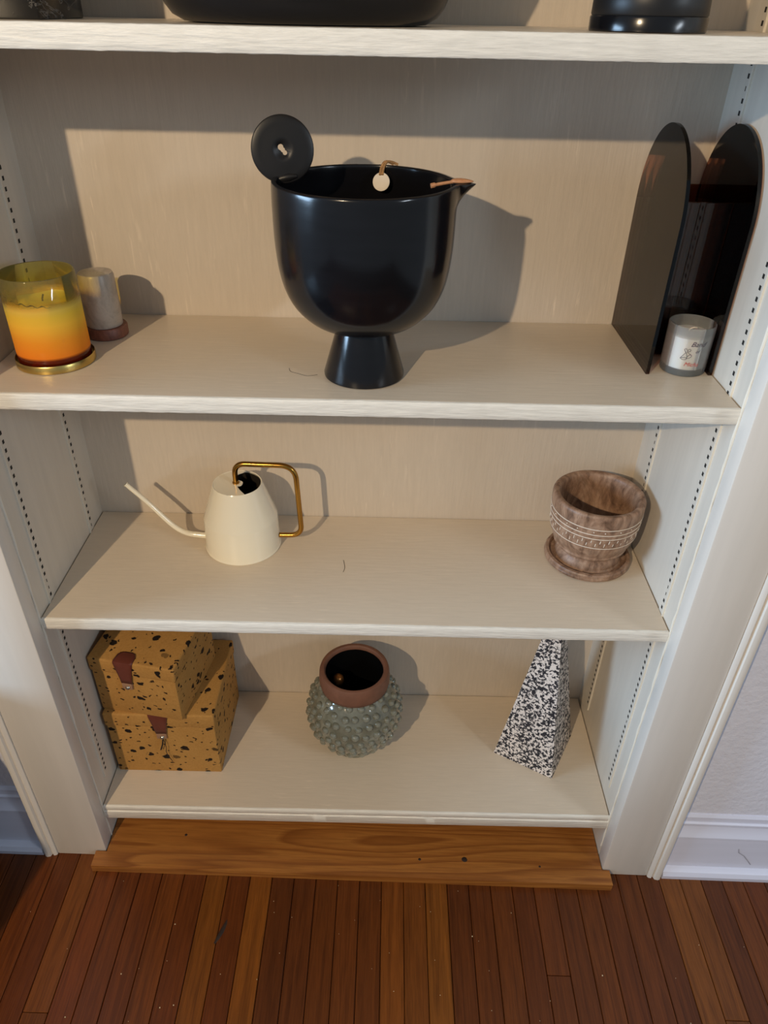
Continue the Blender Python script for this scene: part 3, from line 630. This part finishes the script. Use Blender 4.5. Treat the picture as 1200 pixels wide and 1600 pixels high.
# ------------------------------------------------------------------ knobbly glazed vase
vz = empty('knobbly_vase', (0.4405, 0.1620, ZD)); tag(vz, 'round grey green glazed vase covered in knobs with terracotta rim', 'vase')
RB_, HZ = 0.0860, 0.0830
VC = 0.0880                                   # height of the belly
prof = [(0, 0.0), (0.045, 0.0), (0.050, 0.0015)]
for i in range(0, 31):
    ph = math.radians(-56 + 104 * i / 30); prof.append((RB_ * math.cos(ph), VC + HZ * math.sin(ph) * 1.04))
obj('body', lathe(bmesh.new(), prof + [(0.0560, 0.1600)], 80), M_glaze, vz)
obj('collar', lathe(bmesh.new(), [(0.0560, 0.1500), (0.0622, 0.1560), (0.0638, 0.1640), (0.0640, 0.1750), (0.0632, 0.1860), (0.0615, 0.1915), (0.0590, 0.1930), (0.0550, 0.1925), (0.0528, 0.1900), (0.0522, 0.1820), (0.0530, 0.1600), (0.0545, 0.1500)], 80), M_terra, vz)
obj('inside', lathe(bmesh.new(), [(0.0521, 0.1850), (0.0508, 0.1780), (0.0500, 0.1500), (0.0500, 0.0600), (0.040, 0.0100), (0, 0.0090)], 64), M_vasein, vz)
kb = bmesh.new(); bmesh.ops.create_icosphere(kb, subdivisions=2, radius=0.0078)
k0 = obj('knob', kb, M_glaze, vz); first = True; row = 0
ph = -50.0
while ph <= 48:
    r = RB_ * math.cos(math.radians(ph)); n = max(8, int(round(2 * PI * r / 0.0198)))
    for i in range(n):
        a = 2 * PI * (i + 0.5 * (row % 2) + random.uniform(-0.09, 0.09)) / n; p2 = math.radians(ph + random.uniform(-1.5, 1.5))
        k = k0 if first else k0.copy()
        if not first: COL.objects.link(k)
        first = False; k.parent = vz
        k.location = ((RB_ - 0.0012) * math.cos(p2) * math.cos(a), (RB_ - 0.0012) * math.cos(p2) * math.sin(a), VC + (HZ * 1.04 - 0.0012) * math.sin(p2))
        s_ = random.uniform(0.82, 1.06); k.scale = (s_, s_, s_)
    ph += 11.8; row += 1
# a small bronze ball-topped stick inside the vase
bs = empty('bronze_stopper', (0.4405 - 0.0305, 0.1620 + 0.0080, ZD + 0.0360)); tag(bs, 'bronze ball on a dark stem inside the knobbly vase', 'ornament')
obj('ball', lathe(bmesh.new(), [(0, 0.098), (0.005, 0.1005), (0.009, 0.106), (0.0108, 0.1135), (0.0095, 0.121), (0.006, 0.1255), (0, 0.127)], 28), M_copper, bs)
obj('stem', lathe(bmesh.new(), [(0, -0.026), (0.0050, -0.026), (0.0040, 0.05), (0.0045, 0.0985), (0, 0.0985)], 20), simple('dark bronze', s2l((58, 36, 26)), 0.5, 0.3, 30), bs)

# ------------------------------------------------------------------ speckled pyramid
A_ = Vector((0.7075, 0.1330)); B_ = Vector((0.8095, 0.0765)); e1 = B_ - A_; e2 = Vector((-e1.y, e1.x)); c_ = A_ + (e1 + e2) / 2
bm = bmesh.new(); L = e1.length; n = 26; Hh = 0.404
prev = None
def lvl(t):
    s = L / 2 * (1 - t); z = Hh * t
    ring = []
    for k in range(4):
        c0 = [(-s, -s), (s, -s), (s, s), (-s, s)][k]; c1 = [(s, -s), (s, s), (-s, s), (-s, -s)][k]
        for i in range(12): u = i / 12; ring.append(bm.verts.new((c0[0] + (c1[0] - c0[0]) * u, c0[1] + (c1[1] - c0[1]) * u, z)))
    return ring
for i in range(n + 1):
    r = lvl(0.985 * i / n)
    if prev:
        for j in range(48): bm.faces.new((prev[j], prev[(j + 1) % 48], r[(j + 1) % 48], r[j]))
    else: bm.faces.new(r[::-1])
    prev = r
bm.faces.new(prev)
for v in bm.verts:   # rough cast surface and softened arrises
    if v.co.z > 0.003:
        rr = math.hypot(v.co.x, v.co.y); mx_ = max(abs(v.co.x), abs(v.co.y)) + 1e-6; k = 1 - 0.012 * max(0, rr / mx_ - 1.30) / 0.114
        v.co.x = v.co.x * k + random.uniform(-0.00035, 0.00035); v.co.y = v.co.y * k + random.uniform(-0.00035, 0.00035)
py_ = tag(obj('speckled_pyramid', bm, M_speckle, None, True, (c_.x, c_.y, ZD), 30), 'tall black and white speckled pyramid on the lowest shelf', 'pyramid')
py_.rotation_euler.z = math.atan2(e1.y, e1.x)

# ------------------------------------------------------------------ things on the top shelf (only their feet show)
mb = empty('marble_bookend', (0.105, 0.120, ZA)); tag(mb, 'black marble block with white veins at the left end of the top shelf', 'bookend')
obj('block', B(-0.085, 0.048, -0.060, 0.060, 0.0, 0.150, 0.002, 2), M_marble, mb); 
bb = empty('low_planter', (0.3980, 0.1240, ZA)); tag(bb, 'wide oval black planter with rounded bottom on the top shelf', 'planter')
OUT = [(0, 0.0), (0.105, 0.0), (0.122, 0.0015), (0.133, 0.0070), (0.1395, 0.0150), (0.1450, 0.0260), (0.156, 0.050), (0.170, 0.080), (0.178, 0.110), (0.176, 0.114), (0.172, 0.112), (0.162, 0.080), (0.138, 0.030), (0.10, 0.012), (0, 0.010)]
obj('body', lathe(bmesh.new(), OUT, 96, sx=1.0, sy=0.70), M_black, bb)
fv = empty('footed_vase', (0.7370, 0.1000, ZA)); tag(fv, 'black vase with a banded foot at the right end of the top shelf', 'vase')
obj('foot', lathe(bmesh.new(), [(0, 0), (0.0550, 0), (0.0562, 0.0010), (0.0563, 0.0115), (0.0556, 0.0130), (0, 0.0130)], 72), M_black, fv)
obj('body', lathe(bmesh.new(), [(0, 0.0131), (0.0548, 0.0131), (0.0556, 0.0145), (0.0552, 0.0250), (0.0535, 0.0450), (0.0480, 0.0750), (0.0360, 0.1000), (0.0250, 0.1150), (0.0230, 0.1350), (0.0270, 0.1450), (0.0240, 0.1450), (0.0200, 0.1350), (0.0200, 0.1150), (0, 0.110)], 72), M_blackmatte, fv)

# ------------------------------------------------------------------ dark cabinet beside the left casing (a sliver of it shows)
cb = empty('dark_cabinet', (-0.45, -0.24, fz(-0.45))); tag(cb, 'black cabinet standing on the floor at the lower left edge', 'cabinet')
cb.rotation_euler.y = FT
obj('body', B(-0.26, 0.260, -0.205, 0.195, 0.0, 0.440, 0.003, 2), M_cab, cb); obj('top', B(-0.262, 0.262, -0.210, 0.200, 0.4405, 0.460, 0.003, 2), M_cab, cb)
for sx in (-0.128, 0.128):
    d = obj('door', B(sx - 0.122, sx + 0.122, -0.222, -0.206, 0.03, 0.42, 0.002, 2), M_cab, cb)
    obj('knob', lathe(bmesh.new(), [(0, 0), (0.010, 0), (0.012, 0.008), (0, 0.014)], 20), M_brass, d, True, (sx * 0.15, -0.224, 0.24)).rotation_euler.x = PI / 2
